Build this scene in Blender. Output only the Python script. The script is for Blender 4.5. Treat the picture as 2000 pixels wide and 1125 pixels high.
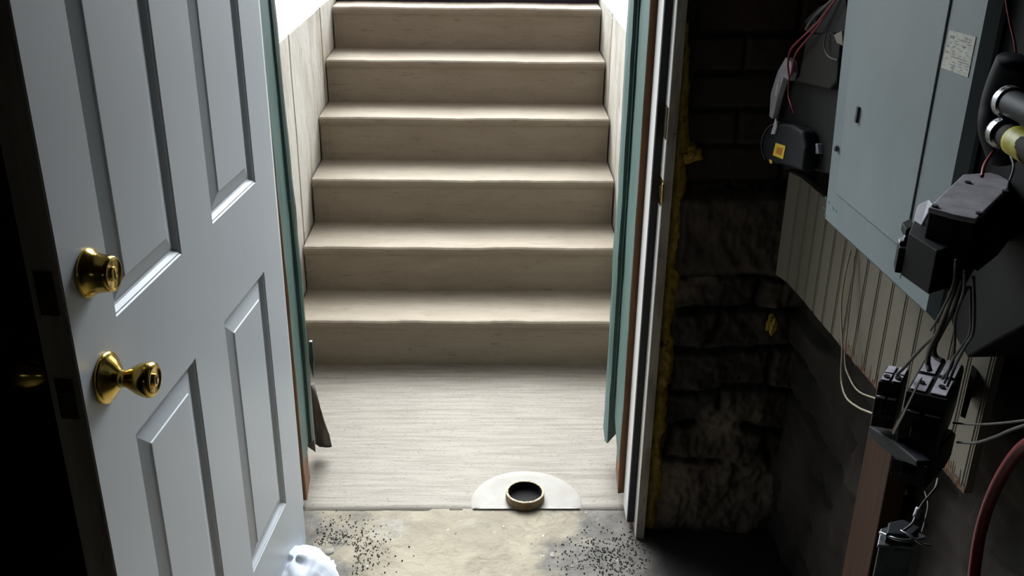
import bpy, bmesh, math, random
from mathutils import Vector, Matrix, noise
random.seed(7)
S = bpy.context.scene
for o in list(bpy.data.objects): bpy.data.objects.remove(o)
COL = S.collection

# ------------------------------------------------------------------ camera
PITCH, YAW, ROLL, FPX, CZ = 0.4133, 0.0239, 0.0137, 1917.55, 1.5717
fw = Vector((math.sin(YAW)*math.cos(PITCH), math.cos(YAW)*math.cos(PITCH), -math.sin(PITCH)))
r0 = Vector((math.cos(YAW), -math.sin(YAW), 0)); u0 = r0.cross(fw)
cr = math.cos(ROLL)*r0 + math.sin(ROLL)*u0
cu = -math.sin(ROLL)*r0 + math.cos(ROLL)*u0
CAM = Vector((0, 0, CZ))
cd = bpy.data.cameras.new('camera'); cam = bpy.data.objects.new('camera', cd); COL.objects.link(cam)
cam.matrix_world = Matrix(((cr.x, cu.x, -fw.x, 0), (cr.y, cu.y, -fw.y, 0), (cr.z, cu.z, -fw.z, CZ), (0, 0, 0, 1)))
cd.sensor_width = 36; cd.lens = FPX/2000*36; cd.clip_start = .02
S.camera = cam

# ------------------------------------------------------------------ light and exposure
S.view_settings.view_transform = 'Standard'; S.view_settings.look = 'None'
S.view_settings.gamma = 1; S.view_settings.use_curve_mapping = False
S.view_settings.exposure = 0.98
w = bpy.data.worlds.new('overcast_sky'); S.world = w; w.use_nodes = True
nt = w.node_tree; nt.nodes.clear()
out = nt.nodes.new('ShaderNodeOutputWorld'); bg = nt.nodes.new('ShaderNodeBackground')
tc = nt.nodes.new('ShaderNodeTexCoord')
# overcast dome, clearly brighter around the veiled sun high in front of the stairs
SUN = Vector((-.05, .76, .65)).normalized()
dp = nt.nodes.new('ShaderNodeVectorMath'); dp.operation = 'DOT_PRODUCT'; dp.inputs[1].default_value = SUN
nt.links.new(tc.outputs['Generated'], dp.inputs[0])
pw_ = nt.nodes.new('ShaderNodeMath'); pw_.operation = 'MAXIMUM'; pw_.inputs[1].default_value = 0; nt.links.new(dp.outputs['Value'], pw_.inputs[0])
pp_ = nt.nodes.new('ShaderNodeMath'); pp_.operation = 'POWER'; pp_.inputs[1].default_value = 9; nt.links.new(pw_.outputs[0], pp_.inputs[0])
ml = nt.nodes.new('ShaderNodeMath'); ml.operation = 'MULTIPLY_ADD'; ml.inputs[1].default_value = 20; ml.inputs[2].default_value = .42; nt.links.new(pp_.outputs[0], ml.inputs[0])
bg.inputs[0].default_value = (.90, .96, 1.0, 1); nt.links.new(ml.outputs[0], bg.inputs[1])
nt.links.new(bg.outputs[0], out.inputs[0])

# ------------------------------------------------------------------ helpers
def ray(px, py): return fw + (px-1000)/FPX*cr + (562.5-py)/FPX*cu
def on(px, py, n, d):
    R = ray(px, py); return CAM + R*((d - n.dot(CAM))/n.dot(R))
def atX(px, py, v): return on(px, py, Vector((1, 0, 0)), v)
def atY(px, py, v): return on(px, py, Vector((0, 1, 0)), v)
def atZ(px, py, v): return on(px, py, Vector((0, 0, 1)), v)
WA = .055                                     # side wall runs at a slight angle
WN = Vector((math.cos(WA), math.sin(WA), 0)); WX = Vector((math.sin(WA), -math.cos(WA), 0))
def atW(px, py, d): return on(px, py, WN, d)
def LW(x, d, z): return WX*x + WN*d + Vector((0, 0, z))   # side-wall frame: along wall, out from camera line, up

def tag(o, label=None, cat=None, group=None, kind=None):
    if label: o['label'] = label
    if cat: o['category'] = cat
    if group: o['group'] = group
    if kind: o['kind'] = kind
    return o
def obj(name, bm, m, parent=None, smooth=False, bevel=0, seg=2):
    me = bpy.data.meshes.new(name)
    bmesh.ops.recalc_face_normals(bm, faces=bm.faces[:])
    if parent is not None and getattr(parent, 'type', '') == 'EMPTY' and not parent.get('_local'):
        bmesh.ops.translate(bm, verts=bm.verts[:], vec=-parent.location)
    elif parent is not None and parent.type == 'MESH' and parent.parent and not parent.parent.get('_local'):
        bmesh.ops.translate(bm, verts=bm.verts[:], vec=-parent.parent.location)
    bm.to_mesh(me); bm.free()
    o = bpy.data.objects.new(name, me); COL.objects.link(o)
    if m: me.materials.append(m)
    if parent: o.parent = parent
    if smooth:
        for p in me.polygons: p.use_smooth = True
    if bevel:
        b = o.modifiers.new('bevel', 'BEVEL'); b.width = bevel; b.segments = seg; b.limit_method = 'ANGLE'; b.angle_limit = .6
    return o
def top(name, bm, m, label, cat, group=None, kind=None, **k):
    # a one-mesh thing: origin moved to its base
    lo = Vector([min(v.co[i] for v in bm.verts) for i in range(3)]); hi = Vector([max(v.co[i] for v in bm.verts) for i in range(3)])
    c = Vector(((lo.x+hi.x)/2, (lo.y+hi.y)/2, lo.z))
    bmesh.ops.translate(bm, verts=bm.verts[:], vec=-c)
    o = obj(name, bm, m, None, **k); o.location = c
    return tag(o, label, cat, group, kind)
def thing(name, loc, label, cat, group=None, kind=None, rot=0, local=False):
    o = bpy.data.objects.new(name, None); COL.objects.link(o); o.location = loc; o.rotation_euler = (0, 0, rot)
    o.empty_display_size = .05
    if local: o['_local'] = 1
    return tag(o, label, cat, group, kind)
def box(bm, a, b, M=None):
    vs = [bm.verts.new((x, y, z)) for x in (a[0], b[0]) for y in (a[1], b[1]) for z in (a[2], b[2])]
    if M is not None:
        for v in vs: v.co = M @ v.co
    for f in ((0, 1, 3, 2), (4, 6, 7, 5), (0, 4, 5, 1), (2, 3, 7, 6), (0, 2, 6, 4), (1, 5, 7, 3)):
        bm.faces.new([vs[i] for i in f])
    return vs
def nb(): return bmesh.new()
def bx(a, b, M=None):
    bm = nb(); box(bm, a, b, M); return bm
def prism(bm, pts, vec):
    a = [bm.verts.new(p) for p in pts]; b = [bm.verts.new(Vector(p)+Vector(vec)) for p in pts]
    bm.faces.new(a); bm.faces.new(b[::-1]); n = len(a)
    for i in range(n): bm.faces.new((a[i], b[i], b[(i+1) % n], a[(i+1) % n]))
    return bm
def lathe(bm, prof, axis_m, n=40):
    rings = []
    for r_, h in prof:
        if r_ < 1e-6: rings.append([bm.verts.new(axis_m @ Vector((0, 0, h)))])
        else: rings.append([bm.verts.new(axis_m @ Vector((r_*math.cos(2*math.pi*i/n), r_*math.sin(2*math.pi*i/n), h))) for i in range(n)])
    for A, B in zip(rings, rings[1:]):
        for i in range(n):
            j = (i+1) % n
            if len(A) == 1 and len(B) == 1: continue
            if len(A) == 1: bm.faces.new((A[0], B[i], B[j]))
            elif len(B) == 1: bm.faces.new((A[i], A[j], B[0]))
            else: bm.faces.new((A[i], A[j], B[j], B[i]))
    return bm
def spline(pts, k=10):
    pts = [Vector(p) for p in pts]; P = [pts[0]*2-pts[1]] + pts + [pts[-1]*2-pts[-2]]; o = []
    for i in range(1, len(P)-2):
        p0, p1, p2, p3 = P[i-1:i+3]
        for j in range(k):
            t = j/k; o.append(.5*((2*p1)+(p2-p0)*t+(2*p0-5*p1+4*p2-p3)*t*t+(3*p1-p0-3*p2+p3)*t**3))
    o.append(pts[-1]); return o
def tube(bm, pts, r, n=10, k=10, raw=False):
    P = pts if raw else spline(pts, k); rings = []
    up = Vector((.3, .2, .93))
    for i, p in enumerate(P):
        t = (P[min(i+1, len(P)-1)]-P[max(i-1, 0)]).normalized()
        a = t.cross(up)
        if a.length < .1: a = t.cross(Vector((1, 0, 0)))
        a.normalize(); b = t.cross(a); up = a.cross(t)
        rr = r(i/(len(P)-1)) if callable(r) else r
        rings.append([bm.verts.new(p+(a*math.cos(2*math.pi*j/n)+b*math.sin(2*math.pi*j/n))*rr) for j in range(n)])
    for A, B in zip(rings, rings[1:]):
        for j in range(n): bm.faces.new((A[j], A[(j+1) % n], B[(j+1) % n], B[j]))
    bm.faces.new(rings[0][::-1]); bm.faces.new(rings[-1])
    return bm
def fbm(x, y, z=0, o=4):
    return noise.fractal(Vector((x, y, z)), 1.0, 2.0, o, noise_basis='PERLIN_ORIGINAL')

# ------------------------------------------------------------------ materials
def rgb(h): 
    c = [int(h[i:i+2], 16)/255 for i in (0, 2, 4)]
    return tuple(((x+.055)/1.055)**2.4 if x > .04045 else x/12.92 for x in c)+(1,)
def mat(name, c1, c2=None, rough=.6, metal=0, scale=(8, 8, 8), lo=.35, hi=.65, bump=0, bscale=60, bstretch=(1, 1, 1), detail=6,
        spots=None, coat=0, dist=.002, alpha=None):
    """c1/c2 mixed by a stretched noise; spots = list of (color, scale xyz, threshold lo, hi)"""
    m = bpy.data.materials.new(name); m.use_nodes = True; nt = m.node_tree; N = nt.nodes; L = nt.links
    b = N['Principled BSDF']; b.inputs['Roughness'].default_value = rough; b.inputs['Metallic'].default_value = metal
    b.inputs['Coat Weight'].default_value = coat
    t = N.new('ShaderNodeTexCoord'); c1 = rgb(c1) if isinstance(c1, str) else c1
    def noi(sc, det=detail, rg=.6):
        mp = N.new('ShaderNodeMapping'); mp.inputs['Scale'].default_value = sc; L.new(t.outputs['Object'], mp.inputs[0])
        n = N.new('ShaderNodeTexNoise'); n.inputs['Scale'].default_value = 1; n.inputs['Detail'].default_value = det; n.inputs['Roughness'].default_value = rg
        L.new(mp.outputs[0], n.inputs['Vector']); return n.outputs['Fac']
    def ramp(src, a, bb):
        r = N.new('ShaderNodeMapRange'); r.inputs[1].default_value = a; r.inputs[2].default_value = bb; L.new(src, r.inputs[0]); return r.outputs[0]
    cur = None
    if c2:
        mx = N.new('ShaderNodeMix'); mx.data_type = 'RGBA'; mx.inputs[6].default_value = c1; mx.inputs[7].default_value = rgb(c2)
        L.new(ramp(noi(scale), lo, hi), mx.inputs[0]); cur = mx.outputs[2]
    for sp in (spots or []):
        mx = N.new('ShaderNodeMix'); mx.data_type = 'RGBA'; mx.inputs[7].default_value = rgb(sp[0])
        if cur is None: mx.inputs[6].default_value = c1
        else: L.new(cur, mx.inputs[6])
        L.new(ramp(noi(sp[1], 5, .65), sp[2], sp[3]), mx.inputs[0]); cur = mx.outputs[2]
    if cur is None: b.inputs['Base Color'].default_value = c1
    else: L.new(cur, b.inputs['Base Color'])
    if bump:
        bp = N.new('ShaderNodeBump'); bp.inputs['Strength'].default_value = bump; bp.inputs['Distance'].default_value = dist
        L.new(noi(tuple(bscale*s for s in bstretch), 4), bp.inputs['Height']); L.new(bp.outputs[0], b.inputs['Normal'])
    m['_b'] = 1
    return m
M = {}
M['stair'] = mat('brushed_tan_concrete', '958a7b', '8c8070', .92, scale=(5, 20, 20), bump=.5, bscale=1, bstretch=(60, 500, 500), dist=.0015,
                 spots=[('61574c', (220, 420, 420), .60, .75), ('6f6455', (14, 90, 90), .58, .75)])
M['landing'] = mat('broom_swept_concrete', '8e877d', '787066', .95, scale=(5, 80, 10), lo=.40, hi=.72, bump=.8, bscale=1, bstretch=(40, 700, 300), dist=.0015,
                   spots=[('6f675d', (7, 110, 20), .60, .74), ('5a5248', (110, 210, 200), .58, .72), ('6b6359', (3, 160, 20), .66, .72)])
M['patch'] = mat('smooth_white_mortar', '8f8b84', '86817a', .85, scale=(14, 14, 14), bump=.3, bscale=180)
M['pipe'] = mat('tan_clay_pipe', '8a7658', '6b5941', .8, scale=(60, 60, 60), bump=.4, bscale=200)
M['rim'] = mat('chalky_pipe_rim', 'b9ab92', '7c6c55', .9, scale=(160, 160, 160), lo=.4, hi=.6)
M['white_paint_wall'] = mat('weathered_white_paint', 'cac4ba', 'aba293', .75, scale=(6, 3, 2.5), lo=.42, hi=.7, bump=.6, bscale=25, bstretch=(1, 1, .5), dist=.006,
                            spots=[('8f8069', (5, 5, 1.6), .55, .78), ('3f372d', (30, 46, 7), .655, .70)])
M['cap'] = mat('white_cap_paint', 'b5b2ac', '9d9a95', .7, scale=(5, 5, 5), bump=.3, bscale=30)
M['ground'] = mat('yard_gravel', '5c554f', '443d37', .95, scale=(20, 20, 20), bump=.8, bscale=60)
M['dark_beam'] = mat('dark_weathered_steel', '2b2630', '3c3542', .5, metal=.3, scale=(10, 10, 10))
M['brick_out'] = mat('facade_brick_paint', '4c403a', '3d332e', .9, scale=(8, 8, 20), bump=.5, bscale=50)
M['door'] = mat('white_door_paint', 'b9bec4', 'b2b7bd', .38, scale=(3, 3, 1.5), bump=.06, bscale=50,
                spots=[('8f9294', (24, 24, 16), .745, .78), ('a9a398', (3, 3, 2), .68, .9)])
M['door_edge'] = mat('shade_grey_door_edge', '9b948c', '7c746b', .7, scale=(30, 30, 3), spots=[('5a5048', (60, 60, 8), .62, .72)])  # white door edge; its shade is put into the grey, spots are random marks
M['brass'] = mat('polished_brass', 'd2b45f', 'b8974a', .17, 1, scale=(30, 30, 30))
M['brass_dull'] = mat('tarnished_brass_plate', '6b5a38', '4e4128', .4, .9, scale=(50, 50, 50))
M['black'] = mat('black_plastic', '0b0b0c', '111113', .65, scale=(30, 30, 30))
M['keyhole'] = mat('dark_keyway', '15110a', None, .5)
M['white_trim'] = mat('clean_white_trim', 'dcdcda', 'cfcdc9', .45, scale=(10, 10, 4), spots=[('8d857a', (60, 60, 20), .68, .74)])
M['jamb_edge'] = mat('scuffed_jamb_edge', 'b4aca0', '8a7f72', .7, scale=(30, 30, 6), lo=.4, hi=.65, spots=[('4a3f36', (70, 70, 30), .64, .70)])
M['rubber'] = mat('black_weatherstrip', '17151a', '221f26', .6, scale=(30, 30, 4))
M['green'] = mat('weathered_green_paint', '516c67', '415b55', .55, scale=(14, 14, 3), bump=.4, bscale=60, bstretch=(1, 1, .2),
                 spots=[('1d3a34', (55, 55, 9), .66, .70), ('8fa9a2', (50, 50, 14), .68, .74)])
M['green_dark'] = mat('dark_green_gloss_paint', '1f4640', '163630', .4, scale=(20, 20, 3), bump=.3, bscale=50, spots=[('5f837a', (60, 60, 12), .66, .72)])
M['brown_wood'] = mat('raw_brown_wood', '80593a', '644228', .75, scale=(60, 60, 4), bump=.4, bscale=80, bstretch=(1, 1, .1), spots=[('3d2616', (60, 60, 8), .66, .74)])
M['old_wood'] = mat('rotten_grey_wood', '6f6a5f', '45402f', .9, scale=(60, 60, 6), bump=.7, bscale=80, bstretch=(1, 1, .2))
M['flap'] = mat('grey_rubber_sheet', '6b655c', '565049', .8, scale=(20, 20, 20))
M['foam'] = mat('yellow_spray_foam', 'b89a28', '8a7018', .55, scale=(40, 40, 40), bump=.6, bscale=60, spots=[('403314', (30, 30, 30), .6, .7)])
M['wood_post'] = mat('orange_brown_stud', '4a2e1b', '3a2414', .7, scale=(60, 60, 4), bump=.2, bscale=80, bstretch=(1, 1, .1))
M['bead'] = mat('cream_beadboard_paint', '847e70', '787264', .6, scale=(12, 12, 3), bump=.2, bscale=40, spots=[('8d7f63', (10, 10, 4), .62, .8), ('5a4a30', (45, 45, 45), .74, .76)])
M['rust'] = mat('rust_bleed', '8a4a22', '847e70', .8, scale=(70, 70, 14), lo=.35, hi=.6)
M['panel'] = mat('grey_enamel_steel', '89969a', '7f8c91', .42, scale=(5, 5, 3), spots=[('9aa2a3', (6, 6, 4), .58, .8), ('7d8889', (9, 9, 9), .66, .85)])
M['panel_door'] = mat('grey_enamel_door', '8f9b9e', '859296', .42, scale=(6, 6, 4), spots=[('9da4a3', (5, 5, 4), .58, .8), ('868f8f', (12, 12, 12), .66, .85)])
M['seam'] = mat('dark_seam', '1f2a2e', None, .7)
M['paper'] = mat('worn_paper_label', 'e2e2d8', 'cfcfc4', .7, scale=(60, 60, 60), spots=[('8e8f88', (90, 90, 240), .56, .66)])
M['ink'] = mat('faded_ink', '3e4244', None, .7)
M['green_smear'] = mat('green_smear_paint', '2f7a5c', None, .6)
M['plastic_top'] = mat('dusty_grey_plastic', 'c0bbc4', '9d97a1', .6, scale=(40, 40, 40), spots=[('a8976a', (14, 14, 14), .6, .72)])
M['white_plastic'] = mat('dusty_white_plastic', 'c9c6cf', 'aaa7b1', .5, scale=(30, 30, 30))
M['wire_white'] = mat('dirty_white_wire', 'b3a995', 'a0967f', .5, scale=(40, 40, 40))
M['wire_grey'] = mat('grey_wire', '5c5c59', '444442', .55, scale=(40, 40, 40))
M['wire_blue'] = mat('blue_grey_wire', '3c4754', '2e3742', .45, scale=(40, 40, 40))
M['wire_black'] = mat('black_wire', '161616', None, .4)
M['wire_red'] = mat('red_wire', 'a83240', '8a2232', .45, scale=(40, 40, 40))
M['wire_bred'] = mat('bright_red_cable', '8c1728', '7a1322', .35, scale=(30, 30, 30))
M['box_metal'] = mat('galvanised_steel', '7e8a8d', '5f6a6e', .4, .6, scale=(20, 20, 20), spots=[('2f383c', (30, 30, 30), .62, .7)])
M['dark_brown'] = mat('dusty_dark_brown_casing', '251f1b', '1b1714', .8, scale=(20, 20, 20))
M['dark_navy'] = mat('navy_black_plastic', '161a21', '11141a', .6, scale=(30, 30, 30))
M['yellow'] = mat('yellow_sticker', 'e8c83a', None, .5)
M['orange'] = mat('orange_mark', 'cf7a1e', None, .5)
M['tape'] = mat('yellow_tape', 'c2b92a', 'a39a20', .5, scale=(60, 60, 60))
M['silver'] = mat('silver_coupling', 'c4c8cc', 'a8adb2', .25, .9, scale=(30, 30, 30))
M['bag'] = mat('white_plastic_film', 'b0b4bd', 'a8adb8', .6, scale=(10, 10, 10)); M['bag'].node_tree.nodes['Principled BSDF'].inputs['Transmission Weight'].default_value = 0
M['plaster'] = mat('dark_basement_plaster', '33352f', '22261f', .9, scale=(4, 4, 4), bump=.5, bscale=20, spots=[('17322a', (3, 3, 3), .55, .7)])
M['joist'] = mat('dark_ceiling_wood', '3a2f26', '2a221b', .9, scale=(30, 3, 30))
M['stone_s'] = mat('pebble_grey', '8d877e', '6b655c', .9, scale=(60, 60, 60))
M['grit'] = mat('loose_black_grit', '3c3833', '2a2622', .95, scale=(90, 90, 90))

def floor_mat():
    m = bpy.data.materials.new('dirty_basement_slab'); m.use_nodes = True; nt = m.node_tree; N = nt.nodes; L = nt.links; b = N['Principled BSDF']
    b.inputs['Roughness'].default_value = .88
    t = N.new('ShaderNodeTexCoord')
    def noi(sc, det=6, rg=.6, dis=0):
        mp = N.new('ShaderNodeMapping'); mp.inputs['Scale'].default_value = sc; L.new(t.outputs['Object'], mp.inputs[0])
        n = N.new('ShaderNodeTexNoise'); n.inputs['Scale'].default_value = 1; n.inputs['Detail'].default_value = det; n.inputs['Roughness'].default_value = rg
        n.inputs['Distortion'].default_value = dis
        L.new(mp.outputs[0], n.inputs[0]); return n.outputs['Fac']
    def mr(s, a, c, o0=0, o1=1):
        r = N.new('ShaderNodeMapRange'); r.inputs[1].default_value = a; r.inputs[2].default_value = c; r.inputs[3].default_value = o0; r.inputs[4].default_value = o1; L.new(s, r.inputs[0]); return r.outputs[0]
    def mix(f, a, c):
        mx = N.new('ShaderNodeMix'); mx.data_type = 'RGBA'; L.new(f, mx.inputs[0])
        for i, v in ((6, a), (7, c)):
            if isinstance(v, str): mx.inputs[i].default_value = rgb(v)
            else: L.new(v, mx.inputs[i])
        return mx.outputs[2]
    def add(a, c, op='ADD'):
        q = N.new('ShaderNodeMath'); q.operation = op
        for i, v in ((0, a), (1, c)):
            if isinstance(v, (int, float)): q.inputs[i].default_value = v
            else: L.new(v, q.inputs[i])
        return q.outputs[0]
    base = mix(mr(noi((7, 7, 7), 8, .65, .6), .38, .62), '756c5c', '8b8270')
    base = mix(mr(noi((16, 22, 16), 8, .7, 1.0), .55, .70), base, '685f4f')
    base = mix(mr(noi((5, 6, 5), 5, .6), .58, .72), base, '8d887f')
    # the grimy margins of the slab: a trodden clean tongue runs through the middle of the doorway
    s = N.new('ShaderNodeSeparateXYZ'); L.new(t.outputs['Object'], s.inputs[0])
    dx = add(add(s.outputs[0], .095, 'ADD'), 0, 'ADD'); ab = N.new('ShaderNodeMath'); ab.operation = 'ABSOLUTE'; L.new(dx, ab.inputs[0])
    edge = add(ab.outputs[0], mr(noi((6, 6, 6), 7, .65), .3, .7, -.17, .17))
    dirt = mix(mr(noi((14, 14, 14), 8, .7), .35, .65), '47433e', '69645d')
    dirt = mix(mr(noi((45, 45, 45), 6, .7), .60, .70), dirt, '34302c')
    c = mix(mr(edge, .22, .32), base, dirt)
    c = mix(mr(noi((60, 90, 60), 4, .7), .67, .72), c, '3b342a')
    c = mix(mr(noi((70, 70, 70), 3, .6), .72, .76), c, 'e4dfd6')
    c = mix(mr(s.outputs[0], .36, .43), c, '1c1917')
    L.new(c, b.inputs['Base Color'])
    bp = N.new('ShaderNodeBump'); bp.inputs['Strength'].default_value = .7; bp.inputs['Distance'].default_value = .004
    L.new(noi((45, 60, 45), 8, .7, .4), bp.inputs['Height']); L.new(bp.outputs[0], b.inputs['Normal'])
    return m
M['floor'] = floor_mat()

def stone_mat():
    m = bpy.data.materials.new('rubble_and_brick'); m.use_nodes = True; nt = m.node_tree; N = nt.nodes; L = nt.links; b = N['Principled BSDF']
    b.inputs['Roughness'].default_value = .9
    t = N.new('ShaderNodeTexCoord')
    n = N.new('ShaderNodeTexNoise'); n.inputs['Scale'].default_value = 14; n.inputs['Detail'].default_value = 8; L.new(t.outputs['Object'], n.inputs[0])
    n2 = N.new('ShaderNodeTexNoise'); n2.inputs['Scale'].default_value = 5; n2.inputs['Detail'].default_value = 5; L.new(t.outputs['Object'], n2.inputs[0])
    at = N.new('ShaderNodeAttribute'); at.attribute_name = 'tone'
    mx = N.new('ShaderNodeMix'); mx.data_type = 'RGBA'; L.new(at.outputs['Color'], mx.inputs[6]); gm = N.new('ShaderNodeVectorMath'); gm.operation = 'SCALE'; gm.inputs['Scale'].default_value = 1.25; L.new(at.outputs['Color'], gm.inputs[0]); L.new(gm.outputs[0], mx.inputs[7])
    mr = N.new('ShaderNodeMapRange'); mr.inputs[1].default_value = .48; mr.inputs[2].default_value = .72; mr.inputs[4].default_value = .6; L.new(n.outputs[0], mr.inputs[0]); L.new(mr.outputs[0], mx.inputs[0])
    mx2 = N.new('ShaderNodeMix'); mx2.data_type = 'RGBA'; L.new(mx.outputs[2], mx2.inputs[6]); mx2.inputs[7].default_value = rgb('2a2622')
    mr2 = N.new('ShaderNodeMapRange'); mr2.inputs[1].default_value = .55; mr2.inputs[2].default_value = .7; mr2.inputs[4].default_value = .7; L.new(n2.outputs[0], mr2.inputs[0]); L.new(mr2.outputs[0], mx2.inputs[0])
    L.new(mx2.outputs[2], b.inputs['Base Color'])
    bp = N.new('ShaderNodeBump'); bp.inputs['Strength'].default_value = .8; bp.inputs['Distance'].default_value = .006; L.new(n.outputs[0], bp.inputs['Height']); L.new(bp.outputs[0], b.inputs['Normal'])
    return m
M['stone'] = stone_mat()

for k in ('black', 'dark_brown', 'dark_navy', 'dark_beam'): M[k].node_tree.nodes['Principled BSDF'].inputs['Specular IOR Level'].default_value = .25
# ------------------------------------------------------------------ stair and room sizes
Z0 = .012; XS, WS, Y1, TR, RI = -.0989, 1.08, 2.8999, .2325, .1675
XL, XR = XS-WS/2, XS+WS/2
TOPZ = Z0+6*RI

# floor
bm = nb(); nx_, ny_ = 150, 90
def fh(x, y):
    h = .004*fbm(x*5, y*5) + .002*fbm(x*22, y*22)
    if y > 2.085: h *= .4
    return h + (.012 if y > 2.06 else .012*max(0,(y-1.85)/.21))
xs_ = [-1.6+2.6*i/nx_ for i in range(nx_+1)]; ys_ = [-1.4+ (2.118+1.4)*(1-(1-j/ny_)**1.7) for j in range(ny_+1)]
g = [[bm.verts.new((x, y, fh(x, y))) for y in ys_] for x in xs_]
for i in range(nx_):
    for j in range(ny_): bm.faces.new((g[i][j], g[i+1][j], g[i+1][j+1], g[i][j+1]))
bw = [bm.verts.new((x, 2.118, -.1)) for x in xs_]
for i in range(nx_): bm.faces.new((g[i][-1], g[i+1][-1], bw[i+1], bw[i]))
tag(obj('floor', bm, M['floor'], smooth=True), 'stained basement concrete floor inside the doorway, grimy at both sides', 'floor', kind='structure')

# landing
bm = nb()
NX = 60
def lz(x, y): return Z0 + .0012*fbm(x*4, y*8)
ys_ = [2.112+ (Y1+.05-2.112)*j/30 for j in range(31)]; xs_ = [XL+.001+(WS-.002)*i/NX for i in range(NX+1)]
g = [[bm.verts.new((x, y + (.003*fbm(x*9, 1) if j == 0 else 0), lz(x, y))) for j, y in enumerate(ys_)] for x in xs_]
for i in range(NX):
    for j in range(30): bm.faces.new((g[i][j], g[i+1][j], g[i+1][j+1], g[i][j+1]))
bw = [bm.verts.new((x, 2.112+.003*fbm(x*9, 1), -.06)) for x in xs_]
for i in range(NX): bm.faces.new((g[i][0], g[i+1][0], bw[i+1], bw[i]))
tag(obj('floor_landing', bm, M['landing'], smooth=True), 'pale broom-swept concrete landing between doorway and stairs', 'landing', kind='structure')

# stairs
st = thing('concrete_staircase', (XS, Y1, Z0), 'tan concrete staircase of six steps rising outside the open door', 'stairs')
for k in range(6):
    yn = Y1+k*TR; zt = Z0+(k+1)*RI; zb = Z0+k*RI; ye = yn+TR+.03
    prof = [(yn+.014, zb-.03), (yn+.012, zt-.036), (yn+.004, zt-.026), (yn, zt-.016), (yn+.001, zt-.007), (yn+.006, zt-.0015), (yn+.014, zt), (yn+.06, zt), (yn+.12, zt+.0005), (ye, zt+.001), (ye, zb-.03)]
    bm = nb(); n = 80; rings = []
    for i in range(n+1):
        x = XL+.001+(WS-.002)*i/n
        rings.append([bm.verts.new((x, y+(.0035*fbm(x*6, k*7.3)+.0012*fbm(x*40, k*3) if q < 8 else 0), z+(.0022*fbm(x*5, k*3.1+9)+.0008*fbm(x*35, k)) * (1 if 1 < q < 9 else 0))) for q, (y, z) in enumerate(prof)])
    for A, B in zip(rings, rings[1:]):
        for j in range(len(prof)): bm.faces.new((A[j], A[(j+1) % len(prof)], B[(j+1) % len(prof)], B[j]))
    bm.faces.new(rings[0]); bm.faces.new(rings[-1][::-1])
    obj('step', bm, M['stair'], st)

# stairwell side walls, boards with open vertical joints
def well_wall(name, x, side, joints, label):
    t = thing(name, (x+side*.02, 3.1, 0), label, 'wall', kind='structure')
    yy = [2.40]+joints+[4.28]
    for a, b in zip(yy, yy[1:]):
        bm = nb(); n, m_ = 24, 30; zt = TOPZ+.03
        G = [[bm.verts.new((x + side*(.003*fbm(y_*3, z_*2, side*5)+.005), y_, z_)) for z_ in [-.05+(zt+.05)*j/m_ for j in range(m_+1)]] for y_ in [a+.009+(b-a-.018)*i/n for i in range(n+1)]]
        for i in range(n):
            for j in range(m_): bm.faces.new((G[i][j], G[i+1][j], G[i+1][j+1], G[i][j+1]))
        B = [[bm.verts.new((x+side*.03, y_, z_)) for z_ in (-.05, zt)] for y_ in (a+.009, b-.009)]
        for i, e in ((0, 0), (1, -1)):
            col = G[e]
            bm.faces.new([B[i][0]]+col+[B[i][1]])
        bm.faces.new([B[0][1]]+[G[i][-1] for i in range(n+1)]+[B[1][1]])
        obj('wall_board', bm, M['white_paint_wall'], t, smooth=False)
    obj('backing', bx((min(x+side*.03, x+side*.2), 2.38, -.05), (max(x+side*.03, x+side*.2), 4.28, TOPZ+.03)), M['dark_beam'], t)
    # cap
    bm = nb(); n = 40; x0, x1 = x+side*.006, x+side*.20
    rows = []
    for i in range(n+1):
        y_ = 2.38+1.95*i/n; e = .004*fbm(y_*7, 3, side)
        rows.append([bm.verts.new(p) for p in ((x0+side*e, y_, TOPZ+.012), (x0+side*(.004+e), y_, TOPZ+.034), (x0+side*.02, y_, TOPZ+.041), (x1, y_, TOPZ+.046), (x1, y_, TOPZ-.02))])
    for A, B_ in zip(rows, rows[1:]):
        for j in range(4): bm.faces.new((A[j], A[j+1], B_[j+1], B_[j]))
    bm.faces.new(rows[0]); bm.faces.new(rows[-1][::-1])
    obj('cap', bm, M['cap'], t)
well_wall('wall_stair_left', XL, -1, [3.185, 3.80], 'weathered white stairwell wall left of the steps with a long crack')
well_wall('wall_stair_right', XR, 1, [3.05, 3.72], 'weathered white stairwell wall right of the steps')
# yard level behind caps and beyond the top step, house facade
bm = nb()
box(bm, (-6, 2.42, .6), (XL-.2, 9, TOPZ+.015)); box(bm, (XR+.2, 2.42, .6), (6, 9, TOPZ+.015)); box(bm, (XL-.2, 4.34, .6), (XR+.2, 9, TOPZ+.02))
tag(obj('yard_ground', bm, M['ground']), 'grey-brown yard ground at the top of the stairwell', 'ground', kind='structure')
bm = nb(); box(bm, (XL-.30, 4.22, TOPZ-.02), (XR+.26, 4.34, TOPZ+.075))
top('steel_sill', bm, M['dark_beam'], 'dark sill beam crossing behind the top step', 'beam', bevel=.008)
bm = nb()
box(bm, (-4, 2.12, -.2), (-.54, 2.42, 7.5)); box(bm, (.44, 2.12, -.2), (4, 2.42, 7.5)); box(bm, (-.54, 2.12, 2.12), (.44, 2.42, 7.5))
tag(obj('wall_outside', bm, M['brick_out']), 'outer house wall above the basement doorway', 'wall', kind='structure')

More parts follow.
